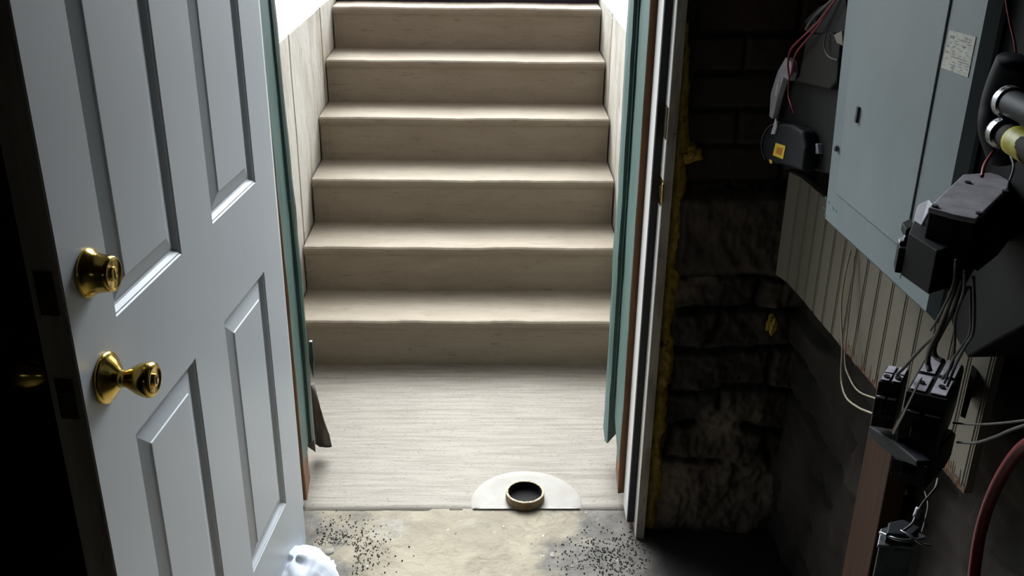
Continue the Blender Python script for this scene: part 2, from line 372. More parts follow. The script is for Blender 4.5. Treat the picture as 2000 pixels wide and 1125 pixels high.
# ------------------------------------------------------------------ basement shell
def tone_mesh(name, bm, tones, label):
    me_o = obj(name, bm, M['stone'], smooth=True)
    ca = me_o.data.color_attributes.new('tone', 'FLOAT_COLOR', 'POINT')
    for i, c in enumerate(tones): ca.data[i].color = c
    return tag(me_o, label, 'wall', kind='structure')
def lerp(a, b, t): return tuple(a[i]*(1-t)+b[i]*t for i in range(4))
C_mort = rgb('2c2621'); C_br = rgb('3a2822'); C_br2 = rgb('2e2520'); C_block = rgb('453c34'); C_r1 = rgb('41382f'); C_r2 = rgb('6b6157'); C_r3 = rgb('2b2622'); C_gap = rgb('14110f')
def relief(x, z):
    """height out of the wall and colour; brick above, one big pale block, rubble below"""
    wob = .012*fbm(x*6, z*6, 2)
    if z + wob > .925:
        zz = z+wob*.4; row = math.floor(zz/.078); fx = (x+(row % 2)*.105+.02*noise.noise(Vector((row, 0, 0))))/.21; col = math.floor(fx)
        ez = abs((zz/.078) % 1-.5)*2; ex = abs(fx % 1-.5)*2
        e = max((ez-.80)/.2, (ex-.93)/.07, 0)
        rnd = noise.noise(Vector((col*3.3+.5, row*1.7+.3, 4)))
        h = .012*(1-min(e, 1)**.7)+.006*rnd+.003*fbm(x*20, z*20)
        return h, lerp(lerp(C_br, C_br2, min(max(.5+rnd, 0), 1)), C_mort, min(e, 1))
    if z + wob > .70:
        e = max((.735-(z+wob))/.035, (z+wob-.895)/.03, 0)
        return .035*(1-min(e, 1)**1.5)+.006*fbm(x*14, z*14)+.004*fbm(x*45, z*30), lerp(C_block, C_gap, min(e, 1)**2)
    zz = z+.03*fbm(x*3, z*3, 6); row = math.floor(zz/.105); hh = .105
    fx = (x+row*.137+.05*noise.noise(Vector((row*2.3, z*5, 1)))+.02*fbm(x*5, z*8, 3))/.24; col = math.floor(fx)
    ez = abs((zz/hh) % 1-.5)*2; ex = abs(fx % 1-.5)*2
    rnd = noise.noise(Vector((col*3.7+.4, row*2.9+.2, 7))); smear = fbm(x*4+1, z*3, 12)+.15
    e = min(1, max((ez-.72)/.28, (ex-.86)/.14, 0))
    e = e if smear < .12 else e*max(0, 1-(smear-.12)*6)       # mortar smeared across some joints
    h = .022*(1-e**1.6)+.020*rnd+.016*fbm(x*9, z*9, 2)+.008*abs(fbm(x*24, z*20))+.003*fbm(x*60, z*60)
    c = lerp(C_r3, C_r1, min(max(.5+rnd*1.4, 0), 1)); c = lerp(c, C_r2, min(max(smear*2.2, 0), 1)); c = lerp(c, C_gap, .85*e**1.5)
    return h, c
# front wall (right of doorway)
bm = nb(); tones = []; nx_, nz_ = 120, 420; x0, x1 = .392, .80
G = []
for i in range(nx_+1):
    x = x0+(x1-x0)*i/nx_; col = []
    for j in range(nz_+1):
        z = -.03+2.2*j/nz_; h, c = relief(x, z); k = min(1, (x-x0)/.03)
        col.append(bm.verts.new((x, 2.05-h*k-.004*fbm(x*4, z*3), z))); tones.append(c)
    G.append(col)
for i in range(nx_):
    for j in range(nz_): bm.faces.new((G[i][j], G[i+1][j], G[i+1][j+1], G[i][j+1]))
tone_mesh('wall_front', bm, tones, 'dark rubble stone and brick wall between door frame and panel board')
# left part + lintel of the front wall
bm = nb(); box(bm, (-1.6, 2.03, -.1), (-.52, 2.12, 2.2)); box(bm, (-.52, 2.03, 2.09), (.43, 2.12, 2.2)); box(bm, (.415, 2.085, -.1), (1.3, 2.12, 2.2))
tag(obj('wall_front_left', bm, M['plaster']), 'dark basement wall behind the open white door', 'wall', kind='structure')
# side wall, rough, behind the board
bm = nb(); tones = []; G = []; nx_, nz_ = 200, 200
for i in range(nx_+1):
    u = -2.10+3.6*(i/nx_); col = []
    for j in range(nz_+1):
        z = -.03+2.2*j/nz_; h, c = relief(u*.9+5, z if z < .62 else .3+(z % .3)); c = lerp(c, C_gap, .8)  # stone tones pulled towards black, standing in for the lack of light here
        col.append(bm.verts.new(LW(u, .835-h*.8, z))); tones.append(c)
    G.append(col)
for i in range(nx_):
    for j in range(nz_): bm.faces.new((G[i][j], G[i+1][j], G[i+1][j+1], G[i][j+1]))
tone_mesh('wall_right', bm, tones, 'rough stone side wall under the beadboard, shade coloured in near black')
bm = nb(); box(bm, (-1.7, -1.4, -.1), (-1.6, 2.12, 2.2)); tag(obj('wall_left', bm, M['plaster']), 'dark greenish basement wall on the far left', 'wall', kind='structure')
bm = nb(); WA0, WA1, WB0, WB1 = -.85, -.35, 1.62, 1.92
for a, b in (((-1.7, -1.5, -.1), (WA0, -1.4, 2.2)), ((WA1, -1.5, -.1), (1.4, -1.4, 2.2)), ((WA0, -1.5, -.1), (WA1, -1.4, WB0)), ((WA0, -1.5, WB1), (WA1, -1.4, 2.2))): box(bm, a, b)
tag(obj('wall_back', bm, M['plaster']), 'basement wall behind the viewpoint', 'wall', kind='structure')
wf = nb()
for a, b in (((WA0, -1.47, WB0), (WA0+.035, -1.43, WB1)), ((WA1-.035, -1.47, WB0), (WA1, -1.43, WB1)), ((WA0, -1.47, WB0), (WA1, -1.43, WB0+.035)), ((WA0, -1.47, WB1-.035), (WA1, -1.43, WB1)), (((WA0+WA1)/2-.03, -1.47, WB0), ((WA0+WA1)/2+.03, -1.43, WB1))): box(wf, a, b)
tag(obj('window_1', wf, M['joist']), 'small two-light basement window high in the wall behind the viewpoint', 'window', kind='structure')
bm = nb(); box(bm, (-1.7, -1.5, 2.17), (1.4, 2.12, 2.25))
tag(obj('ceiling', bm, M['joist']), 'dark basement ceiling', 'ceiling', kind='structure')

# ------------------------------------------------------------------ white door frame (right jamb, head, left jamb)
fr = thing('trim_1', (-.06, 2.06, 0), 'white door frame lining the doorway with black weatherstrip', 'door frame', kind='structure')
def jamb(bm, xa, xb, ya, yb, z0, z1, n=60, wob=.0008):
    for i in range(1): box(bm, (xa, ya, z0), (xb, yb, z1))
obj('jamb', bx((.3665, 2.001, .001), (.388, 2.118, 2.08)), M['white_trim'], fr, bevel=.001)
jj = obj('jamb_edge', bx((.3675, 1.9985, .001), (.3875, 2.0005, 2.08)), M['jamb_edge'], fr); jj['label'] = 'scuffed grey edge of the frame'
obj('stop', bx((.3485, 2.0455, .028), (.3665, 2.118, 2.06)), M['white_trim'], fr, bevel=.0015)
ws = obj('weatherstrip', bx((.3495, 2.0385, .028), (.366, 2.0455, 2.06)), M['rubber'], fr, bevel=.002); ws['label'] = 'black weatherstrip'
obj('jamb', bx((-.519, 2.001, .001), (-.4975, 2.118, 2.08)), M['white_trim'], fr, bevel=.001)
obj('stop', bx((-.4975, 2.0455, .028), (-.482, 2.118, 2.06)), M['white_trim'], fr, bevel=.0015)
ws = obj('weatherstrip', bx((-.497, 2.0385, .028), (-.4825, 2.0455, 2.06)), M['rubber'], fr, bevel=.002); ws['label'] = 'black weatherstrip'
obj('head_jamb', bx((-.4975, 2.001, 2.06), (.3665, 2.118, 2.08)), M['white_trim'], fr)
for zc, hh in ((.917, .030), (1.068, .034)):
    sp = obj('strike_plate', prism(nb(), [Vector((.3662, 2.003, zc-hh)), Vector((.3662, 2.030, zc-hh)), Vector((.3662, 2.030, zc+hh)), Vector((.3662, 2.003, zc+hh))], (-.0016, 0, 0)), M['brass_dull'] if zc > 1 else M['brass'], fr, bevel=.0005)
    obj('latch_hole', bx((.3643, 2.009, zc-.013), (.3648, 2.022, zc+.013)), M['keyhole'], sp)
    if zc < 1:
        obj('lip', lathe(nb(), [(0, -.0022), (.020, -.0018), (.024, 0), (.020, .0018), (0, .0022)], Matrix.Translation((.3665, 1.999, zc)) @ Matrix.Rotation(math.pi/2, 4, 'Y') @ Matrix.Diagonal((1, .3, 1, 1)), 20), M['brass'], sp, smooth=True)

# ------------------------------------------------------------------ old green outer frame
def post(bm, poly, zbots, ztop, n=40, amp=.0015, seed=0, lean=0):
    """vertical post from plan polygon; ragged rotten bottom"""
    rows = []
    for i in range(n+1):
        row = []
        for q, (x, y) in enumerate(poly):
            zb = zbots[q]; z = zb+(ztop-zb)*i/n
            row.append(bm.verts.new((x+lean*max(0, z-.6)+amp*fbm(z*7, q+seed), y+amp*fbm(z*7, q+seed+9), z)))
        rows.append(row)
    m_ = len(poly)
    for A, B in zip(rows, rows[1:]):
        for j in range(m_): bm.faces.new((A[j], A[(j+1) % m_], B[(j+1) % m_], B[j]))
    bm.faces.new(rows[0]); bm.faces.new(rows[-1][::-1]); return bm
gf = thing('trim_2', (-.06, 2.26, 0), 'old green painted outer door frame with rotten ends', 'door frame', kind='structure')
pp = obj('green_post', post(nb(), [(.3345, 2.126), (.3345, 2.20), (.3345, 2.272), (.395, 2.272), (.395, 2.126)], [.10, .16, .20, .20, .10], 2.1), M['green'], gf)
e = obj('raw_edge', post(nb(), [(.3345, 2.1235), (.333, 2.126), (.395, 2.126), (.395, 2.1235)], [.075, .075, .06, .06], 2.1), M['brown_wood'], gf); e['label'] = 'bare brown edge of the green post'
e = obj('groove', post(nb(), [(.330, 2.272), (.330, 2.292), (.395, 2.292), (.395, 2.272)], [.26, .26, .26, .26], 2.1), M['green_dark'], gf); e['label'] = 'dark green groove'
obj('moulding', post(nb(), [(.322, 2.292), (.319, 2.33), (.321, 2.38), (.395, 2.385), (.395, 2.292)], [.10, .085, .10, .2, .2], 2.1, amp=.0025, seed=4), M['green'], gf)
obj('rotten_end', post(nb(), [(.3355, 2.13), (.3355, 2.20), (.345, 2.23), (.385, 2.22), (.385, 2.13)], [.052, .075, .12, .1, .06], .21, n=10, amp=.006, seed=2), M['brown_wood'], gf)
# left side
obj('green_post', post(nb(), [(-.478, 2.126), (-.478, 2.17), (-.478, 2.222), (-.53, 2.222), (-.53, 2.126)], [.08, .11, .17, .17, .08], 2.1, seed=7, lean=-.012), M['green'], gf)
e = obj('raw_edge', post(nb(), [(-.4765, 2.1235), (-.4765, 2.126), (-.53, 2.126), (-.53, 2.1235)], [.035, .035, .05, .05], 2.1, seed=8, lean=-.017), M['brown_wood'], gf); e['label'] = 'bare brown edge of the green post'
e = obj('groove', post(nb(), [(-.470, 2.222), (-.467, 2.235), (-.469, 2.255), (-.53, 2.255), (-.53, 2.222)], [.15, .15, .17, .15, .15], 2.1, seed=3, lean=-.017), M['green_dark'], gf); e['label'] = 'dark green moulding'
obj('moulding', post(nb(), [(-.471, 2.255), (-.4705, 2.265), (-.476, 2.29), (-.53, 2.29), (-.53, 2.255)], [.10, .09, .12, .15, .15], 2.1, amp=.0025, seed=5, lean=-.017), M['old_wood'], gf)
obj('rotten_end', post(nb(), [(-.4785, 2.13), (-.4785, 2.19), (-.49, 2.215), (-.52, 2.21), (-.52, 2.13)], [.03, .06, .10, .1, .06], .16, n=10, amp=.005, seed=12), M['brown_wood'], gf)
obj('head', bx((-.53, 2.126, 2.06), (.395, 2.38, 2.11)), M['green'], gf)
# surface-mounted latch remnant on the left post
hp = [atY(603, 668, 2.30), atY(609, 668, 2.30), atY(613, 700, 2.30), atY(612, 740, 2.30), atY(609, 728, 2.30), atY(604, 705, 2.30)]
e = obj('hinge_leaf', prism(nb(), hp, (0, .012, 0)), M['green_dark'], gf, bevel=.001); e['label'] = 'painted-over old hinge leaf'
# torn grey sheet hanging behind the left post
fp = [(606, 748), (613, 752), (624, 784), (634, 822), (643, 848), (648, 873), (632, 872), (624, 874), (614, 872)]
bm = nb(); P = [atY(x, y, 2.36)+Vector((0, .01*math.sin(i*1.7), 0)) for i, (x, y) in enumerate(fp)]
prism(bm, P, (0, .004, 0)); bmesh.ops.triangulate(bm, faces=bm.faces[:]); bmesh.ops.subdivide_edges(bm, edges=bm.edges[:], cuts=2, use_grid_fill=True)
for v in bm.verts: v.co.y += .008*math.sin(v.co.x*90+v.co.z*20)
top('torn_sheet', bm, M['flap'], 'torn grey sheet hanging at the foot of the green frame', 'sheet', smooth=True)

# ------------------------------------------------------------------ the door
A_ = .0915; DW, DH, DT = .856, 2.03, .044
dr = thing('door_1', (-.4541, 1.9837, 0), 'open white six-panel door with brass deadbolt and knob', 'door', kind='structure', rot=math.pi+math.pi/2-A_, local=True)
# local frame: +x along the door from hinge to latch, +y = exterior (visible) side normal, z up
# rotation maps +x -> (-sin a, -cos a); +y must be (cos a, -sin a)
ang = math.atan2(-math.cos(A_), -math.sin(A_)); dr.rotation_euler = (0, 0, ang)
panels = [(a, b, c, d) for (c, d) in ((.2126, .7872), (.9776, 1.60), (1.70, 1.905)) for (a, b) in ((.1169, .3564), (DW-.3564, DW-.1169))]
xsb = sorted({0, DW, *[p[0] for p in panels], *[p[1] for p in panels]}); zsb = sorted({.006, DH, *[p[2] for p in panels], *[p[3] for p in panels]})
for sgn, y0 in ((1, 0.0),):
    bm = nb(); V = {}
    def vv(x, y, z):
        k = (round(x, 5), round(y, 5), round(z, 5))
        if k not in V: V[k] = bm.verts.new((x, y, z))
        return V[k]
    prof = [(0, 0), (.002, -.0022), (.0045, -.0022), (.007, -.005), (.010, -.0085), (.0125, -.0100), (.017, -.0100), (.0175, -.0085), (.043, -.0022), (.0445, -.0005), (.046, -.0004)]
    for back in (0, 1):
        def Y_(d): return d if not back else -DT-d
        for i in range(len(xsb)-1):
            for j in range(len(zsb)-1):
                a, b, c, d = xsb[i], xsb[i+1], zsb[j], zsb[j+1]
                isp = any(abs(a-p[0]) < 1e-6 and abs(b-p[1]) < 1e-6 and abs(c-p[2]) < 1e-6 and abs(d-p[3]) < 1e-6 for p in panels)
                if not isp: bm.faces.new((vv(a, Y_(0), c), vv(b, Y_(0), c), vv(b, Y_(0), d), vv(a, Y_(0), d)))
                else:
                    prev = None
                    for o_, dp in prof:
                        r_ = [vv(a+o_, Y_(dp), c+o_), vv(b-o_, Y_(dp), c+o_), vv(b-o_, Y_(dp), d-o_), vv(a+o_, Y_(dp), d-o_)]
                        if prev:
                            for q in range(4): bm.faces.new((prev[q], prev[(q+1) % 4], r_[(q+1) % 4], r_[q]))
                        prev = r_
                    bm.faces.new(prev)
    for seq in (list(zip(xsb, xsb[1:])),):
        for a, b in seq:
            for z in (.006, DH): bm.faces.new((vv(a, 0, z), vv(b, 0, z), vv(b, -DT, z), vv(a, -DT, z)))
    for a, b in zip(zsb, zsb[1:]):
        bm.faces.new((vv(0, 0, a), vv(0, 0, b), vv(0, -DT, b), vv(0, -DT, a)))
        bm.faces.new((vv(DW, 0, a), vv(DW, 0, b), vv(DW, -DT, b), vv(DW, -DT, a)))
    obj('door_leaf', bm, M['door'], dr)
e = obj('latch_edge', bx((DW+.0001, -DT+.0015, .006), (DW+.0022, -.0015, DH)), M['door_edge'], dr, bevel=.0006); e['label'] = 'white latch edge with its shade coloured in grey'
for zc, hh in ((.9139, .030), (1.065, .030)):
    pl = obj('latch_plate', bx((DW+.0022, -DT/2-.0125, zc-hh), (DW+.0034, -DT/2+.0125, zc+hh)), M['brass_dull'], dr, bevel=.0004); pl['label'] = 'tarnished latch plate'
    if zc > 1:
        obj('bolt', lathe(nb(), [(.0115, 0), (.0115, .0012), (.010, .002), (0, .002)], Matrix.Translation((DW+.0032, -DT/2, zc)) @ Matrix.Rotation(math.pi/2, 4, 'Y'), 24), M['dark_brown'], pl, smooth=True)
    else:
        obj('latch_tongue', prism(nb(), [Vector((DW+.003, -DT/2-.008, zc-.013)), Vector((DW+.012, -DT/2-.004, zc-.013)), Vector((DW+.003, -DT/2+.009, zc-.013))], (0, 0, .026)), M['dark_brown'], pl)
    for s in (-1, 1):
        obj('screw', lathe(nb(), [(.0035, 0), (.003, .001), (0, .0012)], Matrix.Translation((DW+.0033, -DT/2, zc+s*.0235)) @ Matrix.Rotation(math.pi/2, 4, 'Y'), 12), M['dark_brown'], pl)
Rf = Matrix.Rotation(-math.pi/2, 4, 'X')      # z -> +y
Rb = Matrix.Rotation(math.pi/2, 4, 'X')
def hard(x, z, M4, part, prof, mname='brass', **k):
    o = obj(part, lathe(nb(), prof, Matrix.Translation((x, 0, z)) @ M4, 56), M[mname], dr, smooth=True)
    return o
kx, kz, dz_ = DW-.0615, .9119, 1.0677
SD, SK = .76, .83
db_ = hard(kx, dz_, Rf @ Matrix.Diagonal((.97, .97, SD, 1)), 'deadbolt', [(.0335, 0), (.0345, .002), (.0345, .005), (.0325, .009), (.0285, .016), (.0262, .028), (.0250, .040), (.0245, .0455), (.0232, .0475), (.0215, .0482), (.0205, .0474), (.0195, .0468), (0, .0468)])
db_['label'] = 'polished brass deadbolt cylinder'
kc = obj('key_cylinder', lathe(nb(), [(.0100, .0468), (.0098, .0482), (.0088, .0486), (0, .0486)], Matrix.Translation((kx, 0, dz_)) @ Rf @ Matrix.Diagonal((1, 1, SD, 1)), 32), M['brass'], db_, smooth=True)
obj('keyhole', bx((kx-.0014, .0485*SD, dz_-.0065), (kx+.0014, .0489*SD+.0003, dz_+.0065)), M['keyhole'], db_)
ros = hard(kx, kz, Rf @ Matrix.Diagonal((.92, .92, SK, 1)), 'knob_rosette', [(.0385, 0), (.040, .002), (.040, .005), (.0375, .008), (.0355, .0085), (.033, .010), (.027, .017), (.020, .0215), (.0165, .024), (.014, .026)])
kn = hard(kx, kz, Rf @ Matrix.Diagonal((.95, .95, SK, 1)), 'knob', [(.0125, .024), (.0135, .028), (.0128, .032), (.0128, .035), (.0145, .040), (.0185, .048), (.0228, .057), (.0255, .066), (.0265, .073), (.0262, .078), (.0245, .082), (.0215, .0843), (.0190, .0846), (.0180, .0838), (0, .0838)])
kn['label'] = 'tulip-shaped brass door knob'
obj('key_cylinder', lathe(nb(), [(.0095, .0838), (.0093, .0855), (.0082, .086), (0, .086)], Matrix.Translation((kx, 0, kz)) @ Rf @ Matrix.Diagonal((1, 1, SK, 1)), 32), M['brass'], kn, smooth=True)
obj('keyhole', bx((kx-.0013, .0859*SK, kz-.006), (kx+.0013, .0863*SK+.0003, kz+.006)), M['keyhole'], kn)
T = Matrix.Translation((kx, -DT, kz)) @ Rb
o = obj('inner_knob', lathe(nb(), [(.040, 0), (.040, .005), (.034, .010), (.020, .021), (.0135, .027), (.0128, .034), (.0185, .048), (.0228, .057), (.0262, .070), (.0262, .078), (.0215, .0843), (0, .085)], T, 48), M['brass'], dr, smooth=True); o['label'] = 'brass knob on the dark inner side'
T = Matrix.Translation((kx, -DT, dz_)) @ Rb
o = obj('thumb_turn', lathe(nb(), [(.032, 0), (.032, .006), (.026, .010), (0, .011)], T, 40), M['brass_dull'], dr, smooth=True); box_bm = bx((kx-.004, -DT-.028, dz_-.016), (kx+.004, -DT-.008, dz_+.016)); obj('turn_lever', box_bm, M['brass_dull'], o, bevel=.002)
for zc in (.25, 1.0, 1.78):
    obj('hinge', lathe(nb(), [(0, -.05), (.006, -.05), (.006, .05), (0, .05)], Matrix.Translation((-.008, -DT-.004, zc)), 16), M['brass_dull'], dr, smooth=True)

# ------------------------------------------------------------------ drain stub and mortar patch
PC = Vector((.0935, 2.157, Z0))
bm = nb(); cx, cy, R = .0965, 2.142, .146; ring = []
n = 72; rows = []
for q, f in enumerate((.38, .6, .8, .97, 1.0)):
    row = []
    for i in range(n):
        a = 2*math.pi*i/n; x = cx+R*f*math.cos(a)*(1+.01*noise.noise(Vector((math.cos(a)*2, math.sin(a)*2, 0)))); y = cy+R*f*math.sin(a)
        y = max(y, 2.1135); z = Z0+(.0045 if q < 3 else .0038 if q == 3 else .001)+.0005*math.sin(f*60)
        row.append(bm.verts.new((x, y, z)))
    rows.append(row)
for A, B in zip(rows, rows[1:]):
    for i in range(n):
        try: bm.faces.new((A[i], A[(i+1) % n], B[(i+1) % n], B[i]))
        except ValueError: pass
bm.faces.new(rows[0])
top('mortar_patch', bm, M['patch'], 'round white mortar patch around the pipe stub', 'patch', smooth=True)
pt = thing('drain_pipe', PC+Vector((0, 0, .003)), 'short open tan pipe stub standing in the landing beside the threshold', 'pipe')
def raggy(prof):
    bm = nb(); lathe(bm, prof, Matrix.Translation(PC), 64)
    for v in bm.verts:
        if v.co.z > Z0+.022: v.co.z += .0012*fbm(v.co.x*120, v.co.y*120)
    return bm
obj('pipe_wall', raggy([(.0505, .003), (.0515, .010), (.0505, .0262)]), M['pipe'], pt, smooth=True)
obj('rim', raggy([(.0505, .0262), (.0490, .0275), (.0455, .0275), (.0448, .0262)]), M['rim'], pt, smooth=True)
obj('bore', raggy([(.0448, .0262), (.0440, .012), (.0430, .0052), (0, .0052)]), mat('shade_black_bore', '0c0907', None, 1.0), pt, smooth=True)  # shade inside the pipe put in as flat black colour

# ------------------------------------------------------------------ bag
bm = nb(); n, m_ = 90, 60; G = []
for i in range(n+1):
    row = []
    for j in range(m_+1):
        u, v = -1+2*i/n, -1+2*j/m_; r_ = math.hypot(u, v); a_ = math.atan2(v, u)
        fold = .5+.5*math.sin(3*a_+2*r_+1.5*noise.noise(Vector((u*1.1, v*1.1, 4)))); f2 = abs(noise.noise(Vector((u*1.8+3, v*1.8, 1))))
        x = -.452+.088*u*(1+.15*fbm(v*2, 1.5)); y = 1.842+.125*v*(1+.12*fbm(u*2, 7))
        z = .006+max(0, 1-r_**2.2)*(.060+.014*fold+.014*f2)+.003*abs(noise.noise(Vector((u*4, v*2.5, 9))))
        if r_ > 1.02: z = .004
        row.append(bm.verts.new((x, y, z)))
    G.append(row)
for i in range(n):
    for j in range(m_):
        if max(math.hypot(-1+2*(i+a)/n, -1+2*(j+b)/m_) for a in (0, 1) for b in (0, 1)) < 1.12: bm.faces.new((G[i][j], G[i+1][j], G[i+1][j+1], G[i][j+1]))
for v in [v for v in bm.verts if not v.link_faces]: bm.verts.remove(v)
o = top('plastic_bag', bm, M['bag'], 'crumpled white plastic bag on the floor below the white door', 'bag', smooth=True)
sm = o.modifiers.new('thick', 'SOLIDIFY'); sm.thickness = .0008

# pebbles and grit on the slab
pebs = []
proto = None
for i in range(46):
    if i < 26: px, py = random.uniform(612, 735), random.uniform(1020, 1115)
    elif i < 36: px, py = random.uniform(600, 700), random.uniform(1005, 1040)
    else: px, py = random.uniform(1070, 1215), random.uniform(1030, 1110)
    p = atZ(px, py, 0); s = random.choice([.003, .004, .005, .007]) if i else .012
    if i == 0: p = atZ(642, 1082, 0)
    if i == 1: p = atZ(624, 1078, 0); s = .010
    if i == 2: p = atZ(627, 1048, 0); s = .009
    if p.x < -.44: p.x = -.40
    if proto is None or i in (1, 2):
        bm = nb(); bmesh.ops.create_icosphere(bm, subdivisions=2, radius=1)
        for v in bm.verts: v.co *= 1+.3*noise.noise(v.co*1.3+Vector((i*5, 0, 0)))
        for v in bm.verts: v.co.z *= .6
        proto = obj('pebble', bm, M['stone_s'], smooth=True); o = proto; pebs.append(proto.data)
    else:
        o = proto.copy(); o.data = random.choice(pebs); COL.objects.link(o)
    o.location = (p.x, p.y, s*.5); o.scale = (s*random.uniform(.8, 1.3), s, s*random.uniform(.8, 1)); o.rotation_euler = (0, 0, random.uniform(0, 6))
    side = 'left' if px < 900 else 'right'
    if i == 0: tag(o, 'largest brown-grey pebble beside the plastic bag', 'pebble', 'pebbles on the slab')
    elif i == 1: tag(o, 'medium pebble just left of the largest pebble', 'pebble', 'pebbles on the slab')
    elif i == 2: tag(o, 'flat dark pebble nearest the door on the threshold slab', 'pebble', 'pebbles on the slab')
    elif side == 'left': tag(o, 'tiny stone in the dirt on the slab beside the white door', 'pebble', 'tiny stones beside the white door')
    else: tag(o, 'tiny stone in the dirt at the right of the slab', 'pebble', 'tiny stones at the right of the slab')
bm = nb()
for i in range(1500):
    if random.random() < .6: px, py = random.gauss(665, 45), random.gauss(1075, 28)
    else: px, py = random.gauss(1190, 50), random.gauss(1090, 26)
    if py < 1004 or py > 1150 or px < 596 or px > 1270: continue
    p = atZ(px, py, 0); s = random.uniform(.0008, .0025)
    if p.x < -.44 or p.x > .45 or (p.x < -.33 and p.y < 1.975): continue
    vs = bmesh.ops.create_icosphere(bm, subdivisions=1, radius=s)['verts']
    for v in vs: v.co += Vector((p.x, p.y, s*.3+fh(p.x, p.y)))
top('loose_grit', bm, M['grit'], 'dark loose grit scattered over both dirty sides of the slab', 'grit', kind='stuff')

# ------------------------------------------------------------------ spray foam along the jamb
bm = nb(); n, m_ = 260, 12; rows = []
for i in range(n+1):
    z = .02+1.25*i/n; wdt = .040+.014*fbm(z*9, 2)+.006*fbm(z*30, 5); wdt *= 1 if z < .95 else max(.35, 1-(z-.95)*2)
    row = []
    for j in range(m_+1):
        t = j/m_; x = .3885+wdt*t; h = math.sin(math.pi*min(1, t*.9+.1))**.6*(.020+.008*fbm(x*40, z*25)+.004*fbm(x*90, z*80, 3))
        row.append(bm.verts.new((x, 2.046-h-.003, z)))
    rows.append(row)
for A, B in zip(rows, rows[1:]):
    for j in range(m_): bm.faces.new((A[j], A[j+1], B[j+1], B[j]))
bk = [[bm.verts.new((r_[e].co.x, 2.06, r_[e].co.z)) for e in (0, -1)] for r_ in rows]
for (A, B), (a, b) in zip(zip(rows, rows[1:]), zip(bk, bk[1:])):
    bm.faces.new((A[0], B[0], b[0], a[0])); bm.faces.new((A[-1], a[1], b[1], B[-1]))
top('spray_foam', bm, M['foam'], 'yellow spray foam bead running down beside the white door frame', 'foam', smooth=True)
for (px, py, rx, rz, sd, lab) in ((1350, 300, .022, .020, 1, 'yellow foam blob on the bricks beside the upper jamb'), (1574, 634, .012, .022, 4, 'yellow foam blob in the corner under the beadboard')):
    c = atY(px, py, 2.035) if sd == 1 else Vector((.640, 2.0, atY(px, py, 2.0).z))
    bm = nb(); bmesh.ops.create_icosphere(bm, subdivisions=4, radius=1)
    for v in bm.verts:
        f = 1+.5*fbm(v.co.x*1.5+sd, v.co.y*1.5, v.co.z*1.5); v.co = Vector((v.co.x*rx*f, v.co.y*.012*f, v.co.z*rz*f))+c
    top('foam_blob', bm, M['foam'], lab, 'foam', smooth=True)

# ------------------------------------------------------------------ beadboard on studs
bd = .745
bb = thing('beadboard', LW(-1.53, bd, .74), 'cream beadboard sheet with rusty lower edge behind the electrical panel', 'board')
bm = nb(); xa, xb, za, zb = -1.936, -1.123, .741, 1.40
prof = []; x = xa; pitch = .0508
while x < xb-.001:
    e = min(x+pitch, xb)
    prof += [(x, 0), (e-.012, 0), (e-.010, .004), (e-.0085, .0005), (e-.006, .0005), (e-.0045, .004), (e-.002, 0)]
    x = e
prof.append((xb, 0))
def ztop(x): return .975 if x < -1.70 else 1.40
def zbot(x, off): return za+.0025*fbm(x*30, 3)+.0015*noise.noise(Vector((x*200, 0, 0)))
def warp(x, z): return -.012*max(0, (-1.86-x)/.076)**2
fr_ = []; NZ = 12
cols = []
for (x, d) in prof:
    cols.append([bm.verts.new(LW(x, bd+d+warp(x, 0), zbot(x, 0)+(ztop(x)-zbot(x, 0))*j/NZ)) for j in range(NZ+1)])
bk = [[bm.verts.new(LW(x, bd+.012+warp(x, 0), zbot(x, 0))), bm.verts.new(LW(x, bd+.012+warp(x, 0), ztop(x)))] for x, d in prof]
for A, B, a, b in zip(cols, cols[1:], bk, bk[1:]):
    for j in range(NZ): bm.faces.new((A[j], A[j+1], B[j+1], B[j]))
    bm.faces.new((A[0], B[0], b[0], a[0])); bm.faces.new((A[-1], a[1], b[1], B[-1]))
    bm.faces.new((a[0], b[0], b[1], a[1]))
bm.faces.new(cols[0]+[bk[0][1], bk[0][0]]); bm.faces.new(cols[-1][::-1]+[bk[-1][0], bk[-1][1]])
obj('board_sheet', bm, M['bead'], bb)
# rust stains: ragged tongues as a thin skin on the lowest edge
bm = nb(); x = -1.58
for i in range(120):
    x = random.choice([random.uniform(-1.60, -1.36), random.uniform(-1.20, -1.125)]); h = random.uniform(.004, .026)*(1.2 if random.random() < .3 else .7); wd = random.uniform(.002, .004)
    z = zbot(x, 0)
    prism(bm, [LW(x-wd, bd-.0006, z), LW(x+wd, bd-.0006, z), LW(x, bd-.0006, z+h)], WN*.0005)
e = obj('rust_stain', bm, M['rust'], bb); e['kind'] = 'stuff'; e['label'] = 'rusty ragged lower edge'
bm = nb(); prism(bm, [LW(-1.457, bd+.014, .0), LW(-1.362, bd+.014, .0), LW(-1.362, bd+.052, .0), LW(-1.457, bd+.052, .0)], (0, 0, 1.40))
top('wooden_stud', bm, M['wood_post'], 'orange-brown vertical wooden post under the beadboard', 'post', bevel=.002)

